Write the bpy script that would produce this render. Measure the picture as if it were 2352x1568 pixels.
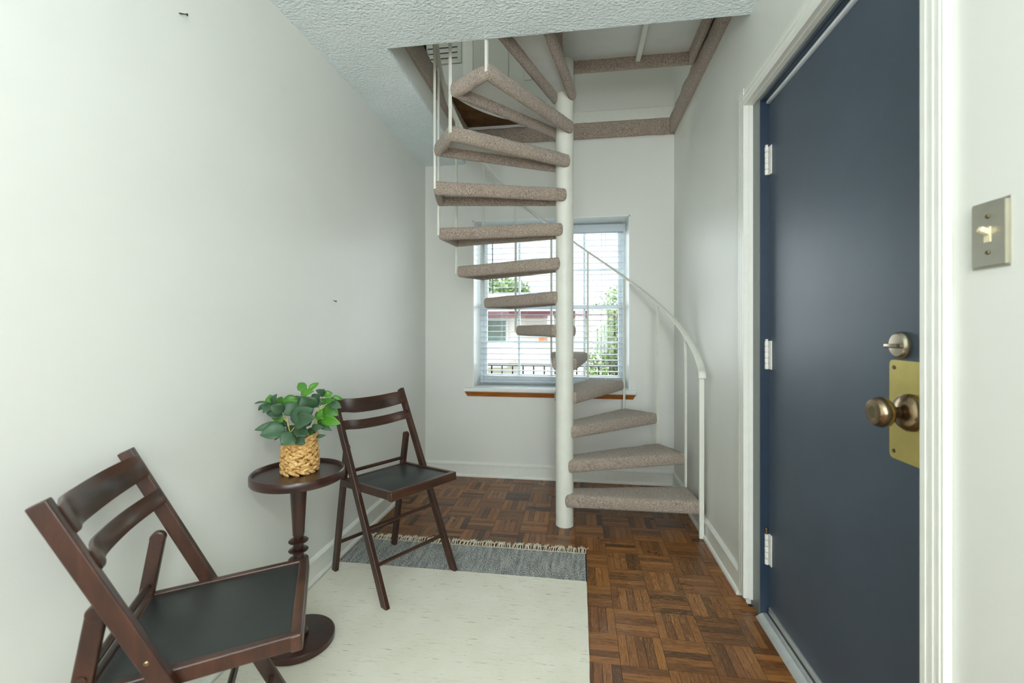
import bpy, bmesh, math, random
from mathutils import Vector, Matrix, noise
random.seed(7)
for o in list(bpy.data.objects): bpy.data.objects.remove(o)
S = bpy.context.scene
C = S.collection
R = math.radians
PI = math.pi

# ------------------------------------------------------------------ camera, world, lights, exposure
CAMH, FPX, YAW, YH = 1.147, 1033.0, R(8.242), 756.2
cam = bpy.data.cameras.new('camera'); camo = bpy.data.objects.new('camera', cam); C.objects.link(camo)
cam.sensor_width = 36.0; cam.lens = 36.0 * FPX / 2352.0
cam.shift_y = (YH - 784.0) / 2352.0
camo.location = (0, 0, CAMH); camo.rotation_euler = (PI / 2, 0, YAW)
cam.clip_start = 0.02
cam.dof.use_dof = True; cam.dof.focus_distance = 2.5; cam.dof.aperture_fstop = 3.2
S.camera = camo

w = bpy.data.worlds.new('world'); S.world = w; w.use_nodes = True
bg = w.node_tree.nodes['Background']
bg.inputs[0].default_value = (0.93, 0.97, 1.0, 1); bg.inputs[1].default_value = 1.8

def area(name, loc, rot, sx, sy, power, col=(1, 1, 1), spread=PI):
    l = bpy.data.lights.new(name, 'AREA'); l.shape = 'RECTANGLE'; l.size = sx; l.size_y = sy
    l.energy = power; l.color = col; l.spread = spread
    o = bpy.data.objects.new(name, l); C.objects.link(o); o.location = loc; o.rotation_euler = rot
    return o
# added fill light at a made-up window behind the camera
area('added_front_fill', (0.0, -2.93, 1.4), (PI / 2, 0, 0), 1.35, 1.55, 48, (0.93, 1.0, 1.0))
sun = bpy.data.lights.new('sun', 'SUN'); sun.energy = 3.0; sun.angle = R(3); sun.color = (1, .97, .92)
suno = bpy.data.objects.new('sun', sun); C.objects.link(suno); suno.rotation_euler = (R(38), 0, R(-20))
# daylight entering at the stair window
area('daylight_stair_window', (-0.21, 4.05, 1.45), (-PI / 2, 0, 0), 1.15, 1.25, 21, (0.93, 0.98, 1.0))

S.view_settings.view_transform = 'Standard'
S.view_settings.look = 'None'
S.view_settings.gamma = 1.0
S.view_settings.use_curve_mapping = False
S.view_settings.exposure = -0.06

sn, cs = math.sin(YAW), math.cos(YAW)
def at_depth(u, v, d):                       # pixel + distance along the view axis -> point
    r = (u - 1176.0) / FPX * d
    return Vector((cs * r - sn * d, cs * d + sn * r, CAMH - (v - YH) / FPX * d))
def at_y(u, v, y):
    k = (u - 1176.0) / FPX
    return at_depth(u, v, y / (cs + sn * k))

# ------------------------------------------------------------------ helpers
def link(name, me, mat=None, parent=None):
    o = bpy.data.objects.new(name, me); C.objects.link(o)
    if mat is not None and len(me.materials) == 0: me.materials.append(mat)
    if parent: o.parent = parent
    return o
def obj(name, bm, mat, parent=None, smooth=False, ang=40):
    me = bpy.data.meshes.new(name)
    bmesh.ops.recalc_face_normals(bm, faces=bm.faces[:])
    bm.to_mesh(me); bm.free()
    if smooth:
        for p in me.polygons: p.use_smooth = True
        if ang: me.set_sharp_from_angle(angle=R(ang))
    return link(name, me, mat, parent)
def empty(name, loc=(0, 0, 0), rz=0):
    o = bpy.data.objects.new(name, None); C.objects.link(o); o.location = loc; o.rotation_euler = (0, 0, rz)
    o.empty_display_size = 0.05
    return o
def tag(o, label=None, cat=None, group=None, kind=None):
    if label: o['label'] = label
    if cat: o['category'] = cat
    if group: o['group'] = group
    if kind: o['kind'] = kind
    return o
def struct(o, label=None):
    o['kind'] = 'structure'
    if label: o['label'] = label
    return o
def box(bm, x0, x1, y0, y1, z0, z1, bev=0, seg=2):
    vs = [bm.verts.new((x, y, z)) for x in (x0, x1) for y in (y0, y1) for z in (z0, z1)]
    f = [(0, 1, 3, 2), (4, 6, 7, 5), (0, 4, 5, 1), (2, 3, 7, 6), (0, 2, 6, 4), (1, 5, 7, 3)]
    fs = [bm.faces.new([vs[i] for i in q]) for q in f]
    if bev:
        es = set(e for q in fs for e in q.edges)
        bmesh.ops.bevel(bm, geom=list(es), offset=bev, segments=seg, affect='EDGES', profile=0.5)
    return vs
def bxo(name, x0, x1, y0, y1, z0, z1, mat, parent=None, bev=0, seg=2):
    bm = bmesh.new(); box(bm, x0, x1, y0, y1, z0, z1, bev, seg); return obj(name, bm, mat, parent, bev > 0)
def bar(bm, a, b, wd, th, side, bev=0, seg=2):
    """rectangular bar from a to b; wd measured along 'side', th along the third axis"""
    a, b = Vector(a), Vector(b); d = (b - a); L = d.length; d.normalize()
    s = Vector(side); s = (s - d * s.dot(d)).normalized(); t = d.cross(s)
    m = Matrix((s, t, d)).transposed().to_4x4(); m.translation = a
    n0 = len(bm.verts)
    tmp = bmesh.new(); box(tmp, -wd / 2, wd / 2, -th / 2, th / 2, 0, L, bev, seg)
    tmp.transform(m); me = bpy.data.meshes.new('t'); tmp.to_mesh(me); tmp.free(); bm.from_mesh(me); bpy.data.meshes.remove(me)
def tube(bm, pts, rad, n=10, cap=True):
    pts = [Vector(p) for p in pts]
    rings = []
    up = None
    for i, p in enumerate(pts):
        d = (pts[min(i + 1, len(pts) - 1)] - pts[max(i - 1, 0)]).normalized()
        if up is None: up = d.orthogonal().normalized()
        up = (up - d * up.dot(d)).normalized(); t = d.cross(up)
        r = rad[i] if isinstance(rad, (list, tuple)) else rad
        rings.append([bm.verts.new(p + (up * math.cos(2 * PI * k / n) + t * math.sin(2 * PI * k / n)) * r) for k in range(n)])
    for a, b in zip(rings, rings[1:]):
        for k in range(n): bm.faces.new((a[k], a[(k + 1) % n], b[(k + 1) % n], b[k]))
    if cap: bm.faces.new(rings[0][::-1]); bm.faces.new(rings[-1])
def lathe(bm, prof, n=32, axis='Z', loc=(0, 0, 0)):
    """prof: list of (radius, height); closed with poles"""
    rings = []
    for r, h in prof:
        ring = []
        for k in range(n):
            a = 2 * PI * k / n; c_, s_ = r * math.cos(a), r * math.sin(a)
            p = (c_, s_, h) if axis == 'Z' else ((h, c_, s_) if axis == 'X' else (c_, h, s_))
            ring.append(bm.verts.new(Vector(p) + Vector(loc)))
        rings.append(ring)
    for a, b in zip(rings, rings[1:]):
        for k in range(n): bm.faces.new((a[k], a[(k + 1) % n], b[(k + 1) % n], b[k]))
    bm.faces.new(rings[0][::-1]); bm.faces.new(rings[-1])
def prism(bm, poly, z0, z1):
    a = [bm.verts.new((x, y, z0)) for x, y in poly]; b = [bm.verts.new((x, y, z1)) for x, y in poly]
    bm.faces.new(a[::-1]); bm.faces.new(b)
    for i in range(len(poly)):
        j = (i + 1) % len(poly); bm.faces.new((a[i], a[j], b[j], b[i]))
def rounded(poly, r, seg=5):
    out = []; n = len(poly)
    for i in range(n):
        p0, p, p1 = Vector(poly[i - 1]), Vector(poly[i]), Vector(poly[(i + 1) % n])
        a = p + (p0 - p).normalized() * r; b = p + (p1 - p).normalized() * r
        for k in range(seg + 1):
            t = k / seg; out.append((1 - t) ** 2 * a + 2 * t * (1 - t) * p + t * t * b)
    return out
def extrude_profile(bm, prof, p0, p1, out):
    """profile of (out, up) pairs swept from p0 to p1 (horizontal run); 'out' points into the room"""
    p0, p1, out = Vector(p0), Vector(p1), Vector(out)
    a = [bm.verts.new(p0 + out * x + Vector((0, 0, z))) for x, z in prof]
    b = [bm.verts.new(p1 + out * x + Vector((0, 0, z))) for x, z in prof]
    bm.faces.new(a); bm.faces.new(b[::-1])
    for i in range(len(prof)):
        j = (i + 1) % len(prof); bm.faces.new((a[i], b[i], b[j], a[j]))

# ------------------------------------------------------------------ materials
def lin(h):
    h = h.lstrip('#'); v = [int(h[i:i + 2], 16) / 255 for i in (0, 2, 4)]
    return tuple((x / 12.92 if x <= .04045 else ((x + .055) / 1.055) ** 2.4) for x in v) + (1,)
class NT:
    def __init__(s, name):
        s.m = bpy.data.materials.new(name); s.m.use_nodes = True; s.t = s.m.node_tree; s.n = s.t.nodes
        s.b = s.n['Principled BSDF']
    def add(s, typ, **kw):
        nd = s.n.new(typ)
        for k, v in kw.items():
            if k[0] == 'i' and k[1:].isdigit(): nd.inputs[int(k[1:])].default_value = v
            else: setattr(nd, k, v)
        return nd
    def l(s, a, b): s.t.links.new(a, b)
    def set(s, **kw):
        for k, v in kw.items(): s.b.inputs[k.replace('_', ' ')].default_value = v
        return s
    def coord(s, kind='Object'):
        return s.add('ShaderNodeTexCoord').outputs[kind]
    def pos(s): return s.add('ShaderNodeNewGeometry').outputs['Position']
    def mapping(s, src, scale=(1, 1, 1), loc=(0, 0, 0), rot=(0, 0, 0)):
        m = s.add('ShaderNodeMapping'); s.l(src, m.inputs[0]); m.inputs['Scale'].default_value = scale
        m.inputs['Location'].default_value = loc; m.inputs['Rotation'].default_value = rot; return m.outputs[0]
    def noise(s, src, scale, detail=2, rough=.5, dist=0):
        n = s.add('ShaderNodeTexNoise'); s.l(src, n.inputs['Vector']); n.inputs['Scale'].default_value = scale
        n.inputs['Detail'].default_value = detail; n.inputs['Roughness'].default_value = rough; n.inputs['Distortion'].default_value = dist
        return n.outputs[0]
    def ramp(s, src, stops):
        r = s.add('ShaderNodeValToRGB'); s.l(src, r.inputs[0])
        while len(r.color_ramp.elements) < len(stops): r.color_ramp.elements.new(.5)
        for e, (p, c) in zip(r.color_ramp.elements, stops): e.position = p; e.color = c if len(c) == 4 else tuple(c) + (1,)
        return r.outputs[0]
    def mix(s, f, a, b, mode='MIX'):
        m = s.add('ShaderNodeMix', data_type='RGBA', blend_type=mode)
        for i, x in ((0, f), (6, a), (7, b)):
            if hasattr(x, 'links') or hasattr(x, 'is_linked'): s.l(x, m.inputs[i])
            else: m.inputs[i].default_value = x
        return m.outputs[2]
    def math(s, op, a, b=0.0):
        m = s.add('ShaderNodeMath', operation=op)
        for i, x in ((0, a), (1, b)):
            if hasattr(x, 'is_linked'): s.l(x, m.inputs[i])
            else: m.inputs[i].default_value = x
        return m.outputs[0]
    def bump(s, h, strength=.3, dist=.002):
        b = s.add('ShaderNodeBump'); b.inputs['Strength'].default_value = strength; b.inputs['Distance'].default_value = dist
        s.l(h, b.inputs['Height']); s.l(b.outputs[0], s.b.inputs['Normal'])
    def col(s, src): s.l(src, s.b.inputs['Base Color']); return s
def plain(name, c, rough=.5, metal=0, var=.06, vs=12, bump=0, bs=200, **kw):
    n = NT(name); c = lin(c) if isinstance(c, str) else tuple(c) + (1,)
    n.set(Roughness=rough, Metallic=metal, **kw)
    p = n.pos()
    f = n.noise(p, vs, 3)
    a = tuple(x * (1 - var) for x in c[:3]) + (1,); b = tuple(min(1, x * (1 + var)) for x in c[:3]) + (1,)
    n.col(n.ramp(f, [(.3, a), (.7, b)]))
    if bump: n.bump(n.noise(p, bs, 2), bump, .001)
    return n.m
M = {}
M['wall'] = plain('wall_paint', '#e1e3dd', .42, var=.012, vs=3, bump=.08, bs=260)
M['trim'] = plain('trim_paint', '#e6e8e0', .35, var=.02, vs=30)
M['upwall'] = plain('upper_wall_paint', '#dde0d8', .6, var=.012, vs=3)
def popcorn():
    n = NT('ceiling_texture'); n.set(Roughness=.8)
    p = n.pos()
    n.col(n.ramp(n.noise(p, 4, 2), [(.3, lin('#e9f5f6')), (.7, lin('#f1fbfc'))]))
    v = n.add('ShaderNodeTexVoronoi', feature='SMOOTH_F1'); n.l(n.mapping(p, (1, 1.3, 1)), v.inputs['Vector']); v.inputs['Scale'].default_value = 75
    h = n.math('ADD', n.math('MULTIPLY', n.math('SUBTRACT', .55, v.outputs[0]), 1.2), n.noise(p, 140, 3))
    n.bump(h, .8, .006)
    return n.m
M['ceiling'] = popcorn()
M['door'] = plain('door_paint', '#465361', .42, var=.05, vs=6, bump=.05, bs=120)
M['frame_dark'] = plain('frame_paint_dark', '#2c3a4c', .3, var=.08, vs=20)
M['frame_grey'] = plain('frame_paint_grey', '#6d7473', .35, var=.06, vs=25)
def carpet():
    n = NT('carpet_pile'); n.set(Roughness=.95)
    n.b.inputs['Sheen Weight'].default_value = .35; n.b.inputs['Sheen Roughness'].default_value = .6
    p = n.pos()
    f = n.noise(p, 190, 3, .75); g = n.noise(p, 9, 3); h = n.noise(p, 420, 1)
    a = n.ramp(f, [(.36, lin('#6a594e')), (.5, lin('#ad9a8b')), (.64, lin('#e0d2c3'))])
    b = n.mix(n.ramp(g, [(.35, (0, 0, 0)), (.7, (1, 1, 1))]), a, n.mix(.4, a, lin('#b7a792'), 'MIX'))
    n.col(n.mix(n.ramp(n.noise(p, 14, 4, .6), [(.5, (0, 0, 0)), (.85, (.4, .4, .4))]), b, lin('#85776a')))
    n.bump(n.math('ADD', f, h), .9, .005)
    return n.m
M['carpet'] = carpet()
M['white_metal'] = plain('white_painted_steel', '#e2e4da', .4, var=.035, vs=14, bump=.05, bs=60)
M['pan'] = plain('white_painted_pan', '#dcdfdc', .45, var=.04, vs=9)
def parquet(name, along):
    n = NT(name)
    p = n.pos()
    sx, sy = (1 / BL, 1 / FW) if along == 'x' else (1 / FW, 1 / BL)
    m = n.mapping(p, (sx, sy, 0), (-FX0 * sx, -FY0 * sy, 0))
    fl = n.add('ShaderNodeVectorMath', operation='FLOOR'); n.l(m, fl.inputs[0])
    wn = n.add('ShaderNodeTexWhiteNoise', noise_dimensions='2D'); n.l(fl.outputs[0], wn.inputs['Vector'])
    fl2 = n.add('ShaderNodeVectorMath', operation='MULTIPLY'); n.l(wn.outputs[1], fl2.inputs[0]); fl2.inputs[1].default_value = (40, 40, 40)
    ad = n.add('ShaderNodeVectorMath', operation='ADD'); n.l(p, ad.inputs[0]); n.l(fl2.outputs[0], ad.inputs[1])
    st = (8, 95, 1) if along == 'x' else (95, 8, 1)
    g = n.noise(n.mapping(ad.outputs[0], st), 1.6, 5, .65, .6)
    g2 = n.noise(n.mapping(ad.outputs[0], (st[0] * 2.2, st[1] * 3, 1)), 1.5, 3, .7)
    base = n.ramp(wn.outputs[0], [(.0, lin('#391f0c')), (.22, lin('#6b411c')), (.6, lin('#845226')), (1, lin('#a26a33'))])
    c1 = n.mix(n.ramp(g, [(.30, (.85, .85, .85)), (.55, (0, 0, 0))]), base, lin('#472a14'))
    # worn, scratched varnish in the walkway by the door
    wm = n.noise(n.mapping(p, (2.6, 2.6, 1), (.4, -.2, 0)), 1, 3, .6)
    wr = n.add('ShaderNodeVectorMath', operation='DISTANCE'); n.l(n.mapping(p, (1.4, 1, 0)), wr.inputs[0]); wr.inputs[1].default_value = (.48, 2.02, 0)
    zone = n.ramp(n.math('ADD', wr.outputs['Value'], n.math('MULTIPLY', wm, .35)), [(.35, (1, 1, 1)), (.85, (0, 0, 0))])
    scr = n.ramp(g2, [(.52, (0, 0, 0)), (.66, (1, 1, 1))])
    c2 = n.mix(n.math('MULTIPLY', n.math('MULTIPLY', zone, scr), .8), c1, lin('#cf9c62'))
    n.col(c2)
    n.l(n.ramp(n.math('ADD', n.noise(p, 7, 3), n.math('MULTIPLY', g2, .25)), [(.3, (.2, .2, .2)), (.85, (.42, .42, .42))]), n.b.inputs['Roughness'])
    n.bump(g, .12, .001)
    return n.m
BL, NF = .1575, 5
FW = BL / NF
FX0, FY0 = -1.27, -3.15
M['parq_x'] = parquet('parquet_finger_x', 'x'); M['parq_y'] = parquet('parquet_finger_y', 'y')
M['subfloor'] = plain('parquet_joint', '#2a170b', .7)
def rug_mat():
    n = NT('rug_cream_cotton'); n.set(Roughness=.95)
    p = n.pos()
    w1 = n.noise(n.mapping(p, (9, 150, 1)), 1, 4, .7)
    w2 = n.noise(n.mapping(p, (14, 170, 1), (3, 1, 0)), 1, 2, .6)
    base = n.ramp(n.noise(p, 6, 3), [(.3, lin('#e4e1cf')), (.7, lin('#ece9da'))])
    c1 = n.mix(n.ramp(w1, [(.61, (0, 0, 0)), (.70, (.7, .7, .7))]), base, lin('#a09a84'))
    c2 = n.mix(n.ramp(w2, [(.66, (0, 0, 0)), (.73, (.9, .9, .9))]), c1, lin('#987a58'))
    n.col(c2)
    wv = n.add('ShaderNodeTexWave', bands_direction='Y'); n.l(p, wv.inputs[0]); wv.inputs['Scale'].default_value = 70; wv.inputs['Distortion'].default_value = 1.5
    n.bump(n.math('ADD', n.math('MULTIPLY', wv.outputs['Fac'], .5), w1), .45, .002)
    return n.m
M['rug'] = rug_mat()
def band_mat():
    n = NT('rug_navy_weave'); n.set(Roughness=.95)
    p = n.pos()
    a = n.noise(n.mapping(p, (330, 170, 1), rot=(0, 0, .25)), 1, 2, .7)
    b = n.noise(n.mapping(p, (60, 8, 1)), 1, 2)
    f = n.math('ADD', a, n.math('MULTIPLY', n.math('SUBTRACT', b, .5), .18))
    n.col(n.ramp(f, [(.38, lin('#2a3038')), (.49, lin('#777b7c')), (.58, lin('#d6d8d0'))]))
    n.bump(a, .6, .002); return n.m
M['band'] = band_mat()
M['navy'] = plain('rug_navy_selvedge', '#1d2635', .95)
M['fringe'] = plain('cotton_fringe', '#e6e1cc', .95, var=.05, vs=60)
def wood(name, dark, light, scale=(3, 3, 40), rough=.34, coat=.2, kind='Object'):
    n = NT(name); n.set(Roughness=rough); n.b.inputs['Coat Weight'].default_value = coat; n.b.inputs['Coat Roughness'].default_value = .25
    p = n.coord(kind)
    g = n.noise(n.mapping(p, scale), 1, 4, .6, .5); g2 = n.noise(p, 5, 3)
    c = n.ramp(n.math('ADD', n.math('MULTIPLY', g, .6), n.math('MULTIPLY', g2, .4)), [(.35, lin(dark)), (.68, lin(light))])
    n.col(c); n.bump(g, .06, .001); return n.m
M['walnut'] = wood('walnut_stain', '#1f130e', '#4c2c1d', (30, 30, 6))
M['walnut2'] = wood('walnut_stain_across', '#22150f', '#51301f', (30, 5, 30))
M['walnut_t'] = wood('dark_mahogany_stain', '#1f100c', '#3f1d15', (25, 25, 5), .32, .3)
M['seat'] = plain('black_seat_panel', '#2b2f2e', .42, var=.05, vs=40)
M['steel'] = plain('brushed_steel', '#b9b7a8', .36, .85, var=.05, vs=30)
M['chrome'] = plain('satin_nickel', '#b0a795', .26, .9, var=.06, vs=20)
M['brass'] = plain('polished_brass', '#cdbd72', .30, .75, var=.06, vs=25)
M['antique'] = plain('antique_brass', '#8d7a60', .22, .95, var=.12, vs=25)
M['screw'] = plain('screw_head', '#6a5f45', .4, .8)
M['ivory'] = plain('ivory_plastic', '#e6dcb8', .35)
M['hinge'] = plain('white_overpainted_hinge', '#e3e3dc', .4, var=.08, vs=60)
M['alu'] = plain('aluminium_threshold', '#c9ccc9', .3, .6, var=.06, vs=30)
M['strip'] = plain('weather_strip_white', '#dfe6ea', .5)
M['apron'] = wood('orange_stained_pine', '#8a4a0c', '#b8701e', (6, 60, 60), .4, .15)
M['sill'] = plain('sill_paint_white', '#e8ece9', .3, var=.02)
M['vinyl'] = plain('window_frame_white', '#dde6e8', .35)
M['blind'] = plain('blind_slat_white', '#cdd6de', .5, var=.01)
M['cord'] = plain('blind_cord_white', '#f1f3f1', .7)
M['wand'] = plain('tilt_wand_grey', '#767c84', .4)
M['ply'] = wood('raw_plywood', '#3d2408', '#7b4f1a', (14, 14, 14), .75, 0)
M['dark'] = plain('near_black', '#15171a', .5)
def glass():
    n = NT('window_glass'); n.n.remove(n.b)
    t = n.add('ShaderNodeBsdfTransparent'); g = n.add('ShaderNodeBsdfGlossy'); g.inputs['Roughness'].default_value = .03
    t.inputs[0].default_value = (.96, .98, .98, 1)
    m = n.add('ShaderNodeMixShader'); m.inputs[0].default_value = .06
    n.l(t.outputs[0], m.inputs[1]); n.l(g.outputs[0], m.inputs[2]); n.l(m.outputs[0], n.n['Material Output'].inputs[0]); return n.m
M['glass'] = glass()
def leafm(name, a, b, rough):
    n = NT(name); n.set(Roughness=rough); n.b.inputs['Subsurface Weight'].default_value = 0
    oi = n.add('ShaderNodeObjectInfo')
    n.col(n.mix(n.math('ADD', n.math('MULTIPLY', oi.outputs['Random'], .6), n.math('MULTIPLY', n.noise(n.coord(), 40, 2), .4)), lin(a), lin(b)))
    return n.m
M['leaf_d'] = leafm('leaf_dark_green', '#2c4a2f', '#466649', .5)
M['leaf_b'] = leafm('leaf_bright_green', '#2c6412', '#4f8c22', .45)
M['stem'] = plain('plant_stem', '#a6a552', .6)
M['soil'] = plain('moss_soil', '#2d2a17', .9, var=.3, vs=90, bump=.6, bs=150)
def straw():
    n = NT('water_hyacinth_straw'); n.set(Roughness=.6); p = n.pos()
    f = n.noise(p, 75, 3, .6)
    n.col(n.ramp(f, [(.30, lin('#8a5a26')), (.45, lin('#c79a57')), (.62, lin('#dcb87c')), (.75, lin('#eed7a8'))]))
    n.bump(n.noise(p, 300, 2), .3, .001); return n.m
M['straw'] = straw(); M['straw_dark'] = plain('basket_lining', '#6d4a20', .8)

# ------------------------------------------------------------------ room dimensions (metres)
XL, XR, YB, H = -1.194, .705, 3.44, 2.44
YF = -3.0                       # wall behind the camera
OX, OY = -.868, 1.968           # stair opening: left edge, near edge
FZ = 2.744                      # upper floor level
UX = -3.2                       # upper room left wall
UH = 5.0
WX0, WX1, WZ0, WZ1, WD = -.808, .389, .695, 1.998, .27   # stair window recess
DY0, DY1, DZ = 1.022, 1.988, 2.075                       # front door opening

# walls
bm = bmesh.new()
T = .32
box(bm, UX - .2, WX0, YB, YB + T, -.1, UH); box(bm, WX1, XR + .25, YB, YB + T, -.1, UH)
box(bm, WX0, WX1, YB, YB + T, -.1, WZ0 - .03); box(bm, WX0, WX1, YB, YB + T, WZ1, UH)
struct(obj('wall_back', bm, M['wall']), 'pale painted wall behind the spiral staircase with the window')
bm = bmesh.new()
box(bm, XR, XR + .22, DY1 + .03, YB, -.1, UH); box(bm, XR, XR + .22, YF, DY0 - .03, -.1, UH); box(bm, XR, XR + .22, DY0 - .03, DY1 + .03, DZ + .03, UH)
struct(obj('wall_right', bm, M['wall']), 'pale painted wall holding the dark front door')
struct(bxo('wall_left', XL - .12, XL, YF, YB, -.1, H, M['wall']), 'long pale wall beside the folding chairs')
bm = bmesh.new()
box(bm, UX, XR + .2, YF - .12, YF, 0, .6); box(bm, UX, XR + .2, YF - .12, YF, 2.2, UH)
box(bm, UX, -.78, YF - .12, YF, .6, 2.2); box(bm, .62, XR + .2, YF - .12, YF, .6, 2.2)  # window opening added for the fill light, out of view
struct(obj('wall_front', bm, M['wall']), 'wall behind the viewpoint with an added window opening for the fill light')
# ceiling board: thin around the stair opening
bm = bmesh.new()
box(bm, XL - .12, XR, YF, OY, H, H + .02); box(bm, XL - .12, OX, OY, YB, H, H + .02)
struct(obj('ceiling', bm, M['ceiling']), 'white stippled ceiling with a stair opening cut in it')
# upper storey
bm = bmesh.new()
box(bm, UX, OX, YF, YB, H + .02, FZ); box(bm, OX, XR, YF, 1.80, H + .02, FZ)
struct(obj('floor_upper', bm, M['wall']), 'edge of the upper floor around the stair opening')
struct(bxo('wall_upper_left', UX - .12, UX, YF, YB, FZ, UH, M['upwall']), 'upper storey wall seen through the stair opening')
struct(bxo('ceiling_upper', UX - .12, XR + .2, YF, YB + .1, UH, UH + .1, M['upwall']), 'ceiling of the upper storey')

# parquet floor: subfloor slab, 300 nearest fingers as pieces, the rest joined
floor = struct(bxo('floor', UX, XR + .22, YF, YB, -.1, -.0085, M['subfloor']), 'worn brown parquet floor of small finger blocks')
RUGX0, RUGX1, RUGY0, RUGY1, RUGB = -1.165, .042, .35, 2.318, 2.065
cells = []
nx = int(math.ceil((XR + .06 - FX0) / BL)); ny = int(math.ceil((YB - FY0) / BL))
for i in range(nx):
    for j in range(ny):
        along = 'x' if (i + j) % 2 == 0 else 'y'
        for k in range(NF):
            if along == 'x': r = (FX0 + i * BL, FX0 + (i + 1) * BL, FY0 + j * BL + k * FW, FY0 + j * BL + (k + 1) * FW)
            else: r = (FX0 + i * BL + k * FW, FX0 + i * BL + (k + 1) * FW, FY0 + j * BL, FY0 + (j + 1) * BL)
            xm = XR + (.05 if DY0 < (r[2] + r[3]) / 2 < DY1 else 0)
            x0, x1, y0, y1 = max(r[0], XL), min(r[1], xm), max(r[2], YF), min(r[3], YB)
            if x1 - x0 < .004 or y1 - y0 < .004: continue
            cells.append((along, x0, x1, y0, y1))
def vis(c):
    x, y = (c[1] + c[2]) / 2, (c[3] + c[4]) / 2
    d = -sn * x + cs * y
    if d < 1.43: return None
    u = 1176 + FPX * (cs * x + sn * y) / d
    if u < -10 or u > 2360 or (x < RUGX1 and y < RUGY1): return None
    if x < -.75 and y < 2.75: return None
    return d
order = sorted((c for c in cells if vis(c)), key=vis)
single = set(order[:300])
cache = {}
G = .0006
for c in order[:300]:
    al, x0, x1, y0, y1 = c
    key = (al, round(x1 - x0, 4), round(y1 - y0, 4))
    if key not in cache:
        b_ = bmesh.new(); hx, hy = (x1 - x0) / 2 - G, (y1 - y0) / 2 - G
        box(b_, -hx, hx, -hy, hy, -.0085, 0)
        me = bpy.data.meshes.new('parquet_finger'); b_.to_mesh(me); b_.free(); me.materials.append(M['parq_' + al]); cache[key] = me
    o = link('parquet_finger', cache[key], None, floor); o.location = ((x0 + x1) / 2, (y0 + y1) / 2, random.uniform(-.0004, 0))
bm = bmesh.new()
for c in cells:
    if c in single: continue
    al, x0, x1, y0, y1 = c; z = random.uniform(-.0004, 0)
    n0 = len(bm.faces); box(bm, x0 + G, x1 - G, y0 + G, y1 - G, -.0085, z)
    bm.faces.ensure_lookup_table()
    for f in bm.faces[n0:]: f.material_index = 0 if al == 'x' else 1
o = obj('parquet_fingers', bm, None, floor); o.data.materials.append(M['parq_x']); o.data.materials.append(M['parq_y']); o['kind'] = 'stuff'

# baseboards with shoe and cap
BP = [(0, 0), (.024, 0), (.024, .010), (.020, .018), (.013, .022), (.013, .085), (.016, .088), (.016, .098), (.010, .106), (.004, .112), (0, .112)]
def baseb(name, p0, p1, out, label):
    bm = bmesh.new(); extrude_profile(bm, BP, p0, p1, out); struct(obj(name, bm, M['trim']), label)
baseb('baseboard_back', (XL, YB, 0), (XR, YB, 0), (0, -1, 0), 'white moulded baseboard below the window')
baseb('baseboard_left', (XL, YF, 0), (XL, YB - .024, 0), (1, 0, 0), 'white moulded baseboard along the wall by the chairs')
baseb('baseboard_right', (XR, DY1 + .075, 0), (XR, YB - .024, 0), (-1, 0, 0), 'white moulded baseboard between staircase and front door')

# ------------------------------------------------------------------ front door
door = struct(empty('door_1', (XR, (DY0 + DY1) / 2, 0)), 'dark slate blue front door with brass plate and white casing')
def dpart(name, bm, mat, smooth=False, parent=None):
    o = obj(name, bm, mat, None, smooth, 18 if name in ('casing', 'door_panel') else 40); p = parent or door
    o.parent = p
    o.matrix_parent_inverse = Matrix.Translation(-Vector(door.location)) if p is door else Matrix()
    return o
DX = .757                        # face of the door leaf
FY1 = DY1 - .066                 # visible far edge of the leaf
bm = bmesh.new(); box(bm, DX, DX + .044, DY0 - .005, FY1, .012, DZ - .02, .002); dpart('door_panel', bm, M['door'], True)
# fluted casing (legs + head): stepped profile
CW = .075
def casing_leg(y_in, sgn, z0, z1, k=1):
    bm = bmesh.new()
    steps = [(0, .022, .020), (.022, .028, .0186), (.028, .046, .019), (.046, .052, .0176), (.052, .066, .018), (.066, .075, .016)]
    for a, b, t in steps:
        ya, yb = sorted((y_in + sgn * (a * k + .003), y_in + sgn * (b * k + .003))); box(bm, XR - t, XR, ya, yb, z0, z1, .0015, 1)
    return bm
dpart('casing', casing_leg(DY1, 1, .028, DZ + CW), M['trim'], True)
o = dpart('casing', casing_leg(DY0, -1, .0, DZ + CW, .74), M['trim'], True)
bm = bmesh.new()
for a, b, t in [(0, .022, .020), (.022, .028, .0186), (.028, .046, .019), (.046, .052, .0176), (.052, .066, .018), (.066, .075, .016)]:
    box(bm, XR - t - .0006, XR, DY0 - b * .74, DY1 + b + .0034, DZ + a + .003, DZ + b + .003, .0015, 1)
dpart('casing', bm, M['trim'], True)
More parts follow.
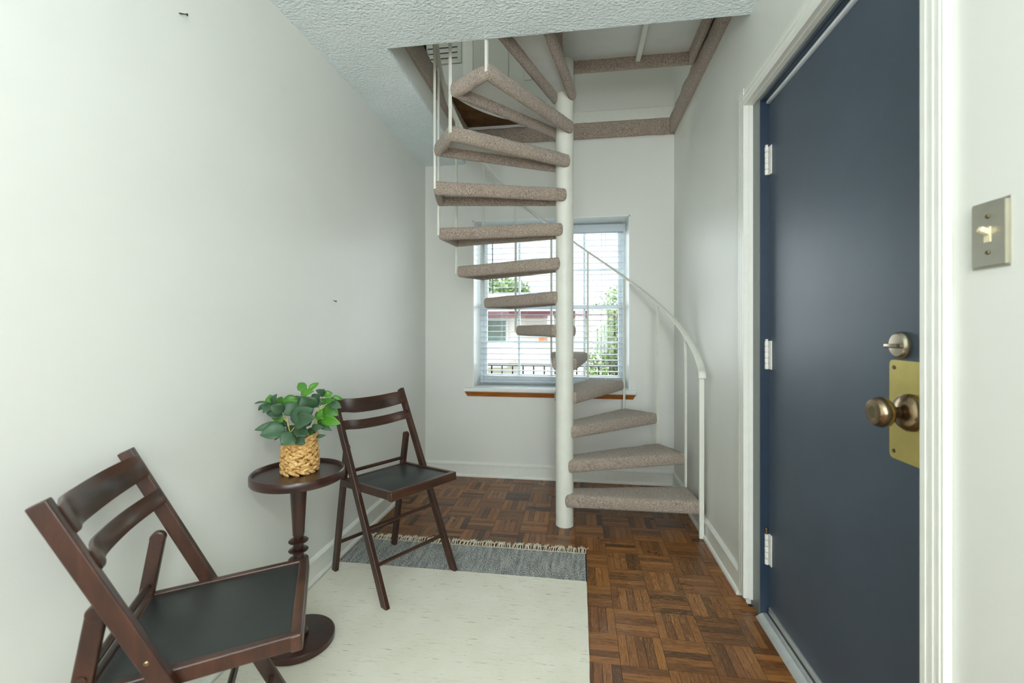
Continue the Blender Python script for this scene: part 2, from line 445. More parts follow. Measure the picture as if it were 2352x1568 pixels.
# white rebate, grey frame face, dark stop
JX = .722
bm = bmesh.new(); box(bm, XR - .001, JX, DY1, DY1 + .029, .026, DZ + .029); box(bm, XR - .001, JX, DY0 - .029, DY0, .0, DZ + .029); box(bm, XR - .001, JX, DY0, DY1, DZ, DZ + .029)
dpart('jamb', bm, M['trim'], True)
bm = bmesh.new(); box(bm, JX - .0005, JX + .05, FY1, DY1 + .02, 0, DZ); box(bm, JX, JX + .05, DY0 - .03, DY1, DZ - .012, DZ + .02)
dpart('steel_frame', bm, M['frame_grey'])
bm = bmesh.new(); box(bm, JX + .0015, DX + .03, FY1 - .004, FY1 + .001, 0, DZ - .012); box(bm, JX + .003, DX + .03, DY0 - .03, FY1, DZ - .020, DZ - .0115)
dpart('door_stop', bm, M['frame_dark'])
bm = bmesh.new(); box(bm, DX - .013, DX + .002, DY0 - .02, FY1 - .006, DZ - .033, DZ - .021, .003); dpart('weather_strip', bm, M['strip'], True)
bm = bmesh.new(); extrude_profile(bm, [(0, -.006), (0, .012), (.010, .020), (.026, .020), (.040, .010), (.050, .002), (.050, -.006)], (DX - .002, DY0 - .02, 0), (DX - .002, FY1 - .006, 0), (-1, 0, 0))
dpart('threshold', bm, M['alu'])
bm = bmesh.new(); box(bm, DX - .006, DX + .002, DY0, FY1 - .01, .022, .045, .001, 1); dpart('door_sweep', bm, M['alu'], True)
for v0, v1 in ((340, 405), (782, 847), (1222, 1292)):
    dd = 1.80
    zt, zb = CAMH - (v0 - YH) / FPX * dd, CAMH - (v1 - YH) / FPX * dd
    bm = bmesh.new(); box(bm, DX - .004, DX + .0005, FY1 - .030, FY1 - .006, zb, zt, .001, 1); hg = dpart('hinge', bm, M['hinge'], True)
    for k in range(5):
        bm = bmesh.new(); L = (zt - zb) / 5
        lathe(bm, [(.0058, zb + k * L + .0008), (.0072, zb + k * L + .002), (.0072, zb + (k + 1) * L - .002), (.0058, zb + (k + 1) * L - .0008)], 14, 'Z', (DX - .0115, FY1 - .008, 0))
        dpart('knuckle', bm, M['hinge'], True, hg)
    bm = bmesh.new(); e = .026 if v0 > 1200 else .006
    lathe(bm, [(.005, zb), (.005, zt + e * .6), (.0062, zt + e * .62), (.0062, zt + e)], 12, 'Z', (DX - .0115, FY1 - .008, 0)); dpart('hinge_pin', bm, M['antique'] if v0 > 1200 else M['hinge'], True, hg)
# brass escutcheon plate, knob, deadbolt
PY0, PY1, PZ0, PZ1 = 1.065, 1.2165, .838, 1.074
bm = bmesh.new()
pp = rounded([(PY0, PZ0), (PY1, PZ0), (PY1, PZ1), (PY0, PZ1)], .014)
va = [bm.verts.new((DX - .004, p.x, p.y)) for p in pp]; vb = [bm.verts.new((DX, p.x, p.y)) for p in pp]
bm.faces.new(va); bm.faces.new(vb[::-1])
for i in range(len(pp)): bm.faces.new((va[i], vb[i], vb[(i + 1) % len(pp)], va[(i + 1) % len(pp)]))
bp_ = dpart('backplate', bm, M['brass'], True)
for z in (PZ0 + .018, PZ1 - .018):
    for y in (PY0 + .016, PY1 - .016):
        bm = bmesh.new(); lathe(bm, [(.0045, -.0055), (.0052, -.004), (.0052, -.002)], 12, 'X', (DX, y, z)); dpart('screw', bm, M['screw'], True, bp_)
kc = (DX, 1.145, .957)
bm = bmesh.new(); lathe(bm, [(.020, -.084), (.028, -.083), (.033, -.076), (.035, -.066), (.033, -.056), (.026, -.048), (.014, -.043), (.012, -.038), (.013, -.030), (.024, -.027), (.036, -.022), (.042, -.014), (.043, -.006), (.040, -.003)], 28, 'X', (kc[0], kc[1], kc[2]))
kn = dpart('knob', bm, M['antique'], True)
bm = bmesh.new(); lathe(bm, [(.011, -.0845), (.013, -.0845), (.014, -.0835), (.014, -.082)], 20, 'X', kc); dpart('knob_button', bm, M['screw'], True, kn)
dc = (DX, 1.176, 1.110)
bm = bmesh.new(); lathe(bm, [(.010, -.016), (.026, -.015), (.031, -.010), (.032, -.004), (.031, 0)], 28, 'X', dc); db = dpart('deadbolt', bm, M['chrome'], True)
bm = bmesh.new(); box(bm, DX - .030, DX - .012, dc[1] - .020, dc[1] + .022, dc[2] - .007, dc[2] + .003, .003); dpart('thumb_turn', bm, M['chrome'], True, db)

# ------------------------------------------------------------------ stair window
win = struct(empty('window_1', ((WX0 + WX1) / 2, YB, WZ0)), 'double-hung window with white muntins behind the staircase')
WINV = Matrix.Translation(-Vector(win.location))
def wpart(name, bm, mat, smooth=False, parent=None, lab=None):
    o = obj(name, bm, mat, None, smooth); o.parent = parent or win; o.matrix_parent_inverse = Matrix() if parent else WINV
    if lab: o['label'] = lab
    return o
YS = YB + WD
bm = bmesh.new()
for x0, x1, z0, z1 in ((WX0, WX0 + .008, WZ0, WZ1), (WX1 - .008, WX1, WZ0, WZ1), (WX0, WX1, WZ1 - .008, WZ1)): box(bm, x0, x1, YB - .001, YS + .05, z0, z1)
wpart('reveal_lining', bm, M['sill'])
bm = bmesh.new()
FR = .035
for x0, x1, z0, z1 in ((WX0, WX0 + FR, WZ0, WZ1), (WX1 - FR, WX1, WZ0, WZ1), (WX0 + FR, WX1 - FR, WZ1 - FR, WZ1), (WX0 + FR, WX1 - FR, WZ0, WZ0 + .03)): box(bm, x0, x1, YS - .02, YS + .05, z0, z1, .002, 1)
wpart('frame', bm, M['vinyl'], True)
ZM = 1.325
def sash(z0, z1, y, low):
    x0, x1 = WX0 + FR, WX1 - FR; st = .028
    bm = bmesh.new()
    box(bm, x0, x0 + st, y, y + .03, z0, z1, .002, 1); box(bm, x1 - st, x1, y, y + .03, z0, z1, .002, 1)
    box(bm, x0 + st, x1 - st, y, y + .03, z1 - .035, z1, .002, 1); box(bm, x0 + st, x1 - st, y, y + .03, z0, z0 + (.05 if low else .03), .002, 1)
    s_ = wpart('sash', bm, M['vinyl'], True)
    xa, xb, za, zb = x0 + st, x1 - st, z0 + (.05 if low else .03), z1 - .035
    cw, ch = (xb - xa) / 4, (zb - za) / 2
    for k in range(1, 4):
        bm = bmesh.new(); box(bm, xa + cw * k - .009, xa + cw * k + .009, y + .005, y + .027, za, zb, .002, 1); wpart('muntin', bm, M['vinyl'], True, s_)
    bm = bmesh.new(); box(bm, xa, xb, y + .006, y + .026, za + ch - .009, za + ch + .009, .002, 1); wpart('muntin', bm, M['vinyl'], True, s_)
    for i in range(4):
        for j in range(2):
            bm = bmesh.new(); box(bm, xa + cw * i + .009, xa + cw * (i + 1) - .009, y + .014, y + .017, za + ch * j + .009, za + ch * (j + 1) - .009); wpart('pane', bm, M['glass'], False, s_)
sash(WZ0 + .03, ZM + .02, YS - .015, True); sash(ZM - .015, WZ1 - FR, YS + .018, False)
bm = bmesh.new(); box(bm, WX0 + .001, WX1 - .001, YB - .002, YS + .03, WZ0 - .028, WZ0, .003); box(bm, WX0 - .066, WX1 + .046, YB - .045, YB - .001, WZ0 - .029, WZ0 + .001, .004)
wpart('sill', bm, M['sill'], True)
bm = bmesh.new()
A0, A1 = WX0 - .058, WX1 + .040
pr = [(.0, 0), (.030, 0), (.030, -.008), (.018, -.020), (.014, -.036), (.008, -.040), (0, -.040)]
a = []; b_ = []
for x_, z_ in pr:
    a.append(bm.verts.new((A0 - z_ * .45, YB - x_, WZ0 - .029 + z_))); b_.append(bm.verts.new((A1 + z_ * .45, YB - x_, WZ0 - .029 + z_)))
bm.faces.new(a); bm.faces.new(b_[::-1])
for i in range(len(pr)): j = (i + 1) % len(pr); bm.faces.new((a[i], b_[i], b_[j], a[j]))
wpart('apron', bm, M['apron'], False, None, 'bare orange-brown stained wood strip')

# horizontal blind hanging in the recess
bl = tag(empty('window_blind', ((WX0 + WX1) / 2, YS - .06, WZ0)), 'white horizontal slat blind hanging in the window recess', 'blind')
BINV = Matrix.Translation(-Vector(bl.location))
def bpart(name, bm, mat, smooth=False):
    o = obj(name, bm, mat, None, smooth); o.parent = bl; o.matrix_parent_inverse = BINV; return o
BX0, BX1, BY = WX0 + .022, WX1 - .026, YS - .055
bm = bmesh.new(); box(bm, BX0, BX1, BY - .030, BY + .026, WZ1 - .082, WZ1 - .022, .003); bpart('headrail', bm, M['blind'], True)
bm = bmesh.new(); box(bm, BX0, BX1, BY - .026, BY + .026, WZ0 + .018, WZ0 + .036, .004); bpart('bottom_rail', bm, M['blind'], True)
me = None
z = WZ0 + .070
sl = []
while z < WZ1 - .09:
    if me is None:
        bm = bmesh.new(); n = 7
        for sgn in (1, -1):
            pass
        top = []; bot = []
        for k in range(n):
            t = -1 + 2 * k / (n - 1); y_ = t * .025; zz = .0028 * (1 - t * t)
            top.append((y_, zz + .0012)); bot.append((y_, zz - .0012))
        ring = top + bot[::-1]
        a = [bm.verts.new((BX0 - bl.location.x, y_, z_)) for y_, z_ in ring]; b_ = [bm.verts.new((BX1 - bl.location.x, y_, z_)) for y_, z_ in ring]
        bm.faces.new(a); bm.faces.new(b_[::-1])
        for i in range(len(ring)): j = (i + 1) % len(ring); bm.faces.new((a[i], b_[i], b_[j], a[j]))
        o = obj('slat', bm, M['blind'], bl, True); me = o.data
    else: o = link('slat', me, None, bl)
    o.location = (0, BY - bl.location.y, z - WZ0); o.rotation_euler = (R(2 + random.uniform(-1, 1)), 0, 0)
    z += .0455
for x_ in (BX0 + .17, (BX0 + BX1) / 2, BX1 - .17):
    bm = bmesh.new()
    for y_ in (BY - .027, BY + .027): tube(bm, [(x_, y_, WZ0 + .03), (x_, y_, WZ1 - .08)], .0011, 5)
    bpart('ladder_cord', bm, M['cord'])
bm = bmesh.new(); tube(bm, [(BX0 + .10, BY - .038, WZ1 - .085), (BX0 + .104, BY - .040, WZ1 - .56)], .004, 8); bpart('tilt_wand', bm, M['wand'])
bm = bmesh.new(); tube(bm, [(BX1 - .14, BY - .036, WZ1 - .085), (BX1 - .14, BY - .036, WZ0 + .07)], .0014, 5); tube(bm, [(BX1 - .14, BY - .036, WZ0 + .07), (BX1 - .14, BY - .036, WZ0 + .04)], [.003, .007], 8); bpart('pull_cord', bm, M['cord'])

# ------------------------------------------------------------------ spiral staircase
PX, PY, PR = -.073, 2.662, .052
RT, SH, B0, ST, TH = .765, .196, 15.85, 20.85, .074
st = tag(empty('spiral_staircase', (PX, PY, 0)), 'white steel spiral staircase with taupe carpeted wedge treads', 'staircase')
bm = bmesh.new(); lathe(bm, [(PR, 0), (PR, FZ + .02)], 40); obj('pole', bm, M['white_metal'], st, True)
def resample(pts, step):
    out = []; n = len(pts)
    for i in range(n):
        a, b = pts[i], pts[(i + 1) % n]; m = max(1, int(round((b - a).length / step)))
        for k in range(m): out.append(a + (b - a) * (k / m))
    return out
def tread_meshes(poly, th, step=.011, seed=0, rim=.042):
    """carpet wrapped over the edges (ring profile + top sheet) and the bare pan left showing underneath"""
    rc, n0, raw = .018, len(poly), []
    for i in range(n0):
        p0, p, p1 = poly[i - 1], poly[i], poly[(i + 1) % n0]
        d0, d1 = (p - p0).normalized(), (p1 - p).normalized()
        q0, q1 = Vector((-d0.y, d0.x)), Vector((-d1.y, d1.x))
        mt = (q0 + q1) / (1 + q0.dot(q1))                      # mitre vector: offset 1 -> mt
        cc = p + mt * rc
        for k in range(6):
            q = (q0 * (1 - k / 5) + q1 * (k / 5)).normalized(); raw.append((cc - q * rc, q, mt))
        a, b = cc - q1 * rc, p1
        mt2 = None
        p2 = poly[(i + 2) % n0]; d2 = (p2 - p1).normalized(); q2 = Vector((-d2.y, d2.x)); mt2 = (q1 + q2) / (1 + q1.dot(q2))
        b = p1 + mt2 * rc - q1 * rc
        m = max(2, int((b - a).length / step))
        for k in range(1, m): t = k / m; raw.append((a + (b - a) * t, q1, q1))
    def off(r, ins): return r[0] + r[1] * min(ins, rc) + r[2] * max(0, ins - rc)
    n = len(raw)
    prof = [(rim, -.020), (rim, -th + .010), (rim - .007, -th + .002), (rim * .55, -th - .001), (.008, -th + .004), (.001, -th * .78), (-.001, -th * .5), (.001, -th * .25), (.007, -.006), (.018, -.001), (.036, .0005)]
    bm = bmesh.new(); rings = []
    for ins, z in prof:
        ring = []
        for r in raw:
            p = off(r, ins); q = r[1]
            v = Vector((p.x, p.y, z))
            nz = noise.noise(Vector((v.x * 70 + seed, v.y * 70, v.z * 70))) * .0026 + noise.noise(Vector((v.x * 9 + seed, v.y * 9, v.z * 5))) * .0035
            v.x -= q.x * nz; v.y -= q.y * nz; v.z += nz * .6
            ring.append(bm.verts.new(v))
        rings.append(ring)
    for a, b in zip(rings, rings[1:]):
        for k in range(n): bm.faces.new((a[k], a[(k + 1) % n], b[(k + 1) % n], b[k]))
    f = bm.faces.new(rings[-1])
    bmesh.ops.triangulate(bm, faces=[f])
    pb = bmesh.new()
    inner = []
    for i in range(n0):
        d0, d1 = (poly[i] - poly[i - 1]).normalized(), (poly[(i + 1) % n0] - poly[i]).normalized()
        q0, q1 = Vector((-d0.y, d0.x)), Vector((-d1.y, d1.x)); v = poly[i] + (q0 + q1) / (1 + q0.dot(q1)) * (rim - .006); inner.append((v.x, v.y))
    prism(pb, inner, -.026, -.020)
    return bm, pb
ha = R(ST / 2 - .2)
for k in range(1, 14):
    mid = B0 + ST * (k - 1) - ST / 2
    rt = RT if k < 13 else .80
    poly = [(0.0, -.072), (rt * math.cos(ha), -rt * math.sin(ha)), (rt * math.cos(ha), rt * math.sin(ha)), (0.0, .072)]
    if k == 13: poly = [(0.0, -.072), (.775, -.135), (.775, .135), (0.0, .072)]
    cb, pb = tread_meshes([Vector(p) for p in poly], TH, seed=k * 7.3)
    tr = empty('tread', (0, 0, SH * k), R(mid)); tr.parent = st
    c_ = obj('carpet', cb, M['carpet'], tr, True, 0); c_['label'] = 'taupe cut-pile carpet wrapped over the tread edges'
    obj('pan', pb, M['pan'], tr)
# landing: quarter platform between pole and front-door wall
LX0, LX1, LY0, LY1 = -.045, XR - .040 - PX, 1.84 - PY, 2.70 - PY
cb, pb = tread_meshes([Vector(p) for p in ((LX0, LY0), (LX1, LY0), (LX1, LY1), (LX0, LY1))], .090, .014, 99, .040)
ld = empty('landing', (0, 0, FZ)); ld.parent = st
obj('carpet', cb, M['carpet'], ld, True, 0); obj('pan', pb, M['pan'], ld)
bm = bmesh.new(); box(bm, .405, .432, LY0 + .04, LY1 - .030, -.060, -.024, .002, 1); obj('brace', bm, M['white_metal'], ld, True)
# balusters and handrail
RB = .757
def railz(th): return .925 + .0097 * (th + 4)
def pol(th, r, z): return Vector((r * math.cos(R(th)), r * math.sin(R(th)), z))
for k in range(1, 14):
    th = B0 + ST * (k - 1)
    if k >= 12 : th -= 1
    bm = bmesh.new(); bar(bm, pol(th, RB, SH * k - .05), pol(th, RB, railz(th) - .004), .013, .013, pol(th, 1, 0), .001, 1)
    obj('baluster', bm, M['white_metal'], st, True)
nz = -5.0
bm = bmesh.new(); bar(bm, pol(nz, .752, 0.0), pol(nz, .752, railz(nz) - .012), .026, .026, pol(nz, 1, 0), .002, 1); obj('newel_post', bm, M['white_metal'], st, True)
def ribbon(bm, path, prof):
    """path: list of (point, outward); prof: list of (out, up)"""
    rings = []
    for p, o_, u_ in path: rings.append([bm.verts.new(p + o_ * a + u_ * b) for a, b in prof])
    n = len(prof)
    for a, b in zip(rings, rings[1:]):
        for k in range(n): bm.faces.new((a[k], a[(k + 1) % n], b[(k + 1) % n], b[k]))
    bm.faces.new(rings[0]); bm.faces.new(rings[-1][::-1])
path = []
tang = Vector((0, 1, .0097 * 57.3 / .757)).normalized()
for k in range(6):                       # rounded lower end dropping over the newel
    t = k / 5; a = R(100 * (1 - t))
    th = nz - .6 - 1.6 * math.sin(a)
    path.append((pol(th, .752, railz(nz) - .030 * (1 - math.cos(a))), pol(th, 1, 0), Vector((0, -math.sin(a * .8), math.cos(a * .8)))))
th = nz + 1
while th <= 262:
    path.append((pol(th, RB - .002, railz(th)), pol(th, 1, 0), Vector((0, 0, 1)))); th += 3
hp = [(-.019, -.004), (-.014, -.008), (.014, -.008), (.019, -.004), (.019, .003), (.010, .009), (-.010, .009), (-.019, .003)]
bm = bmesh.new(); ribbon(bm, path, hp); obj('handrail', bm, M['white_metal'], st, True, 50)

# carpet edging of the upper floor around the opening (setting)
def band(name, poly_path, prof, label):
    bm = bmesh.new(); pts = resample([Vector(p) for p in poly_path], .02)
    return bm
def carpet_strip(name, a, b, out, z0, z1, th, label, seed):
    a, b, out = Vector(a), Vector(b), Vector(out); L = (b - a).length; n = int(L / .015); d = (b - a) / n
    prof = [(0, z0 + .004), (th * .5, z0), (th * .92, z0 + .012), (th, (z0 + z1) / 2), (th * .92, z1 - .012), (th * .5, z1), (0, z1 - .004)]
    bm = bmesh.new(); rings = []
    for i in range(n + 1):
        p = a + d * i; ring = []
        for o_, z in prof:
            v = p + out * o_; v.z = z
            nz_ = noise.noise(v * 7 + Vector((seed, 0, 0))) * .007 + noise.noise(v * 50) * .0025
            ring.append(bm.verts.new(v + out * (nz_ if o_ else 0) + Vector((0, 0, nz_ * .7 if o_ else 0))))
        rings.append(ring)
    for r0, r1 in zip(rings, rings[1:]):
        for k in range(len(prof) - 1): bm.faces.new((r0[k], r0[k + 1], r1[k + 1], r1[k]))
    bm.faces.new(rings[0][::-1]); bm.faces.new(rings[-1])
    return struct(obj(name, bm, M['carpet'], None, True, 0), label)
carpet_strip('trim_1', (OX + .03, YB, 0), (XR, YB, 0), (0, -1, 0), 2.578, 2.70, .022, 'taupe carpet edging along the wall above the window', 1)
carpet_strip('trim_2', (XR, 1.82, 0), (XR, YB - .02, 0), (-1, 0, 0), 2.578, 2.715, .038, 'taupe carpet edging along the wall above the front door side', 5)
carpet_strip('trim_3', (OX, 1.83, 0), (OX, YB, 0), (1, 0, 0), 2.575, 2.72, .032, 'taupe carpet edging of the upper floor beside the ceiling', 9)
bm = bmesh.new(); extrude_profile(bm, [(0, 2.70), (.012, 2.70), (.012, 2.78), (.006, 2.79), (0, 2.79)], (OX, YB, 0), (XR, YB, 0), (0, -1, 0)); struct(obj('baseboard_upper_back', bm, M['trim']), 'white baseboard of the upper storey wall')
# raw plywood infill of the rounded upper opening with a metal edging strip
def infill(name, corner, t0, t1, label):
    bm = bmesh.new(); arc = [(PX + .80 * math.cos(R(t0 + (t1 - t0) * k / 16)), PY + .80 * math.sin(R(t0 + (t1 - t0) * k / 16))) for k in range(17)]
    arc = [(max(x, OX), min(y, YB)) for x, y in arc]
    prism(bm, [corner] + arc, 2.722, 2.744); o = struct(obj(name, bm, M['ply']), label)
    bm = bmesh.new(); path = [(Vector((x, y, 2.733)), (Vector((PX, PY, 0)) - Vector((x, y, 0))).normalized(), Vector((0, 0, 1))) for x, y in arc]
    ribbon(bm, path, [(0, -.016), (.004, -.016), (.004, .016), (0, .016)]); e_ = obj('edge_strip', bm, M['white_metal'], o, True)
infill('trim_4', (OX, YB), 100, 172, 'raw brown plywood infill at the rounded stair opening by the window wall')
infill('trim_5', (OX, 1.83), 186, 226, 'raw brown plywood infill at the rounded stair opening by the ceiling edge')
# upper storey closet door and vent on the far wall
d2 = struct(empty('door_2', (-.85, YB, FZ)), 'white closet door of the upper storey glimpsed through the stair opening')
def d2p(name, x0, x1, y0, y1, z0, z1, mat, bev=.002):
    o = bxo(name, x0, x1, y0, y1, z0, z1, mat, None, bev, 1); o.parent = d2; o.matrix_parent_inverse = Matrix.Translation(-Vector(d2.location)); return o
d2p('door_panel', -.80, -.12, YB - .030, YB - .002, FZ + .01, FZ + 2.0, M['upwall'])
for x in (-.80, -.46): d2p('raised_panel', x + .06, x + .28, YB - .036, YB - .030, FZ + .3, FZ + 1.8, M['upwall'], .004)
for x in (-.88, -.12): d2p('casing', x, x + .08, YB - .034, YB - .001, FZ, FZ + 2.08, M['trim'])
vt = tag(empty('air_vent', (-1.12, YB, 3.24)), 'white louvred air vent on the upper storey wall', 'vent')
def vp(name, x0, x1, y0, y1, z0, z1, mat):
    o = bxo(name, x0, x1, y0, y1, z0, z1, mat, None); o.parent = vt; o.matrix_parent_inverse = Matrix.Translation(-Vector(vt.location)); return o
vp('frame', -1.36, -.90, YB - .010, YB - .001, 3.24, 3.62, M['upwall'])
for k in range(8): vp('slot', -1.33, -.93, YB - .012, YB - .009, 3.275 + k * .042, 3.283 + k * .042, M['dark'])

# ------------------------------------------------------------------ rug
rug = tag(empty('area_rug', (0, 0, 0)), 'cream flat-woven rug with a navy end band and white fringe', 'rug')
def rug_sheet(name, x0, x1, y0, y1, mat, z0=.0, th=.006):
    bm = bmesh.new(); nx_, ny_ = int((x1 - x0) / .03), max(2, int((y1 - y0) / .03)); g = {}
    for i in range(nx_ + 1):
        for j in range(ny_ + 1):
            x = x0 + (x1 - x0) * i / nx_; y = y0 + (y1 - y0) * j / ny_
            zz = th + .0012 * noise.noise(Vector((x * 4, y * 4, 0)))
            ex = .003 * noise.noise(Vector((x * 5, y * 9, 3))) if i in (nx_,) else 0
            ey = .006 * noise.noise(Vector((x * 2.5, 1.7, 5))) if y > 2.0 and y < 2.1 else 0
            g[i, j] = bm.verts.new((x + ex, y + ey, zz))
    for i in range(nx_):
        for j in range(ny_): bm.faces.new((g[i, j], g[i + 1, j], g[i + 1, j + 1], g[i, j + 1]))
    bd = [e for e in bm.edges if e.is_boundary]
    r_ = bmesh.ops.extrude_edge_only(bm, edges=bd)
    for v in r_['geom']:
        if isinstance(v, bmesh.types.BMVert): v.co.z = .0005
    return obj(name, bm, mat, rug, True)
rug_sheet('field', RUGX0, RUGX1, RUGY0, RUGB, M['rug'])
rug_sheet('end_band', RUGX0 + .004, RUGX1, RUGB, RUGY1, M['band'])['label'] = 'navy and white flecked woven band'
bm = bmesh.new(); box(bm, RUGX1 - .002, RUGX1 + .004, RUGB + .003, RUGY1, .0005, .0068, .001, 1); obj('selvedge', bm, M['navy'], rug, True)
bm = bmesh.new(); box(bm, RUGX0 + .004, RUGX1, RUGY1, RUGY1 + .005, .0005, .0065, .001, 1); obj('hem_cord', bm, M['fringe'], rug, True)
bm = bmesh.new(); x = RUGX0 + .006
while x < RUGX1:
    y0 = RUGY1 + .004; dx = random.uniform(-.022, .022); L = random.uniform(.055, .08)
    kx, ky = x + dx * .4, y0 + L * .45
    for s_ in range(4):
        ex, ey = kx + dx * .8 + random.uniform(-.012, .012), y0 + L + random.uniform(-.01, .006)
        tube(bm, [(x, y0, .004), (kx, ky, .009 + random.uniform(0, .005)), ((kx + ex) / 2 + random.uniform(-.004, .004), (ky + ey) / 2, .004), (ex, ey, .002)], [.0018, .0022, .0018, .0012], 5)
    x += random.uniform(.0065, .0105)
fr = obj('fringe', bm, M['fringe'], rug, True); fr['kind'] = 'stuff'
RZ = .0078

# ------------------------------------------------------------------ folding chairs
def flat_foot(bm):
    r_ = bmesh.ops.bisect_plane(bm, geom=bm.verts[:] + bm.edges[:] + bm.faces[:], plane_co=(0, 0, 0), plane_no=(0, 0, -1), clear_outer=True)
    bmesh.ops.holes_fill(bm, edges=[e for e in bm.edges if e.is_boundary])
def make_chair():
    t = empty('folding_chair')
    W, XT, HH = .190, -.197, .824
    foot, top = Vector((.21, 0, 0)), Vector((XT, 0, HH)); pd = (top - foot).normalized(); pn = Vector((pd.z, 0, -pd.x))  # pn points forward
    plen = (top - foot).length
    for s in (-1, 1):
        bm = bmesh.new(); bar(bm, foot - pd * .03 + Vector((0, s * W, 0)), top + Vector((0, s * W, 0)), .034, .021, pn, .003, 2); flat_foot(bm)
        p = obj('post', bm, M['walnut'], t, True, 18)
        bm = bmesh.new(); q = foot + pd * (plen * .60) + Vector((0, s * (W + .0105), 0)); lathe(bm, [(.004, 0), (.0045, .0008 * s), (.003, .002 * s)], 12, 'Y', q); obj('rivet', bm, M['antique'], p, True)
        bm = bmesh.new(); bar(bm, Vector((-.2271, s * (W - .023), -.03)), Vector((-.1209, s * (W - .023), .595)), .034, .019, (1, 0, 0), .004, 2); flat_foot(bm); lathe(bm, [(.014, -.0102), (.0172, -.008), (.0172, .008), (.014, .0102)], 24, 'Y', (-.1209, s * (W - .023), .595)); obj('rear_leg', bm, M['walnut'], t, True, 18)
        bm = bmesh.new(); box(bm, -.150, .238, s * .172 - .0095 if s > 0 else -.1815 + .0, s * .172 + .0095 if s > 0 else -.1625, .0, .034, .003)
        o = obj('seat_rail', bm, M['walnut'], t, True, 18); o.location = (0, 0, .425); o.rotation_euler = (0, R(-3.2), 0)
    for nm, xa, xb, za, zb, m_ in (('seat_front_rail', .214, .240, -.004, .034, 'walnut2'), ('seat_back_rail', -.150, -.126, .004, .030, 'walnut2')):
        bm = bmesh.new(); box(bm, xa, xb, -.168 if xa < 0 else -.183, .168 if xa < 0 else .183, za, zb, .005, 3); o = obj(nm, bm, M[m_], t, True); o.location = (0, 0, .425); o.rotation_euler = (0, R(-3.2), 0)
    bm = bmesh.new(); box(bm, -.128, .216, -.164, .164, .012, .028, .002); o = obj('seat_panel', bm, M['seat'], t, True); o.location = (0, 0, .425); o.rotation_euler = (0, R(-3.2), 0); o['label'] = 'black inset seat panel'
    # curved backrest slats, bowed backwards
    def slat(d0, d1, crown):
        bm = bmesh.new(); n = 20; rings = []
        for k in range(n + 1):
            s_ = -1 + 2 * k / n; y = s_ * (W - .008)
            bow = .042 * (math.exp(-((abs(s_) - 1) / .42) ** 2)) - .024     # ends turn forward to meet the posts
            c = foot + pd * (plen - (d0 + d1) / 2) + pn * (bow - .004) + Vector((0, y, 0))
            h0, h1 = (d1 - d0) / 2 + crown * (1 - s_ ** 4), (d1 - d0) / 2 + crown * .35 * (1 - s_ ** 2)
            th = .0065
            ring = [c + pd * h0 + pn * th * .6, c + pd * h0 - pn * th * .6, c + pd * (h0 - .004) - pn * th, c - pd * (h1 - .004) - pn * th, c - pd * h1 - pn * th * .6, c - pd * h1 + pn * th * .6, c - pd * (h1 - .004) + pn * th, c + pd * (h0 - .004) + pn * th]
            rings.append([bm.verts.new(v) for v in ring])
        for a, b in zip(rings, rings[1:]):
            for k in range(8): bm.faces.new((a[k], a[(k + 1) % 8], b[(k + 1) % 8], b[k]))
        bm.faces.new(rings[0]); bm.faces.new(rings[-1][::-1])
        obj('back_slat', bm, M['walnut2'], t, True, 50)
    slat(.022, .082, .008); slat(.124, .166, .002)
    def onpost(z): return foot + pd * (z / pd.z)
    def onleg(z): return Vector((-.222 + .104 * z / .612, 0, z))
    for nm, c, wd in (('stretcher', onpost(.145), W), ('stretcher', onpost(.28), W), ('stretcher', onleg(.135), W - .02), ('stretcher', onleg(.475), W - .01)):
        bm = bmesh.new(); tube(bm, [c + Vector((0, -wd, 0)), c + Vector((0, wd, 0))], .0085, 14); obj(nm, bm, M['walnut2'], t, True)
    return t
def copy_tree(o, parent=None):
    c = o.copy(); C.objects.link(c); c.parent = parent
    if parent: c.matrix_parent_inverse = o.matrix_parent_inverse.copy()
    for ch in list(o.children): copy_tree(ch, c)
    return c
ch2 = make_chair()
ch1 = copy_tree(ch2)
ch2.location = (-.859, 2.019, RZ); ch2.rotation_euler = (0, 0, R(-31.0))
ch1.location = (-.895, .948, RZ); ch1.rotation_euler = (0, 0, R(30.4))
tag(ch2, 'dark wooden folding chair standing partly on the navy rug band', 'chair', 'folding chairs by the table')
tag(ch1, 'dark wooden folding chair turned to face the spiral staircase', 'chair', 'folding chairs by the table')

# ------------------------------------------------------------------ pedestal table
TX, TY, TZ = -1.006, 1.512, .635
tb = tag(empty('pedestal_table', (TX, TY, RZ)), 'small round dark wood pedestal table with a raised rim', 'table')
t0 = TZ - RZ
bm = bmesh.new(); lathe(bm, [(.135, t0 - .034), (.148, t0 - .032), (.152, t0 - .024), (.152, t0 - .012), (.150, t0 - .012)], 64); obj('table_top', bm, M['walnut_t'], tb, True)
bm = bmesh.new()
pr = [(.148, t0 - .032), (.156, t0 - .032), (.159, t0 - .028), (.159, t0 - .004), (.156, t0), (.151, t0), (.148, t0 - .004)]
rings = [[bm.verts.new((r_ * math.cos(2 * PI * k / 64), r_ * math.sin(2 * PI * k / 64), h_)) for k in range(64)] for r_, h_ in pr]
for i in range(len(pr)):
    a, b = rings[i], rings[(i + 1) % len(pr)]
    for k in range(64): bm.faces.new((a[k], a[(k + 1) % 64], b[(k + 1) % 64], b[k]))
obj('rim', bm, M['walnut_t'], tb, True)
bm = bmesh.new()
prof = [(.030, .026), (.034, .030), (.034, .040), (.024, .050), (.021, .07), (.025, .14), (.022, .22), (.0205, .285), (.0175, .29), (.0175, .388), (.020, .394), (.0205, .404), (.022, .44), (.026, .51), (.0295, .575), (.0305, t0 - .034)]
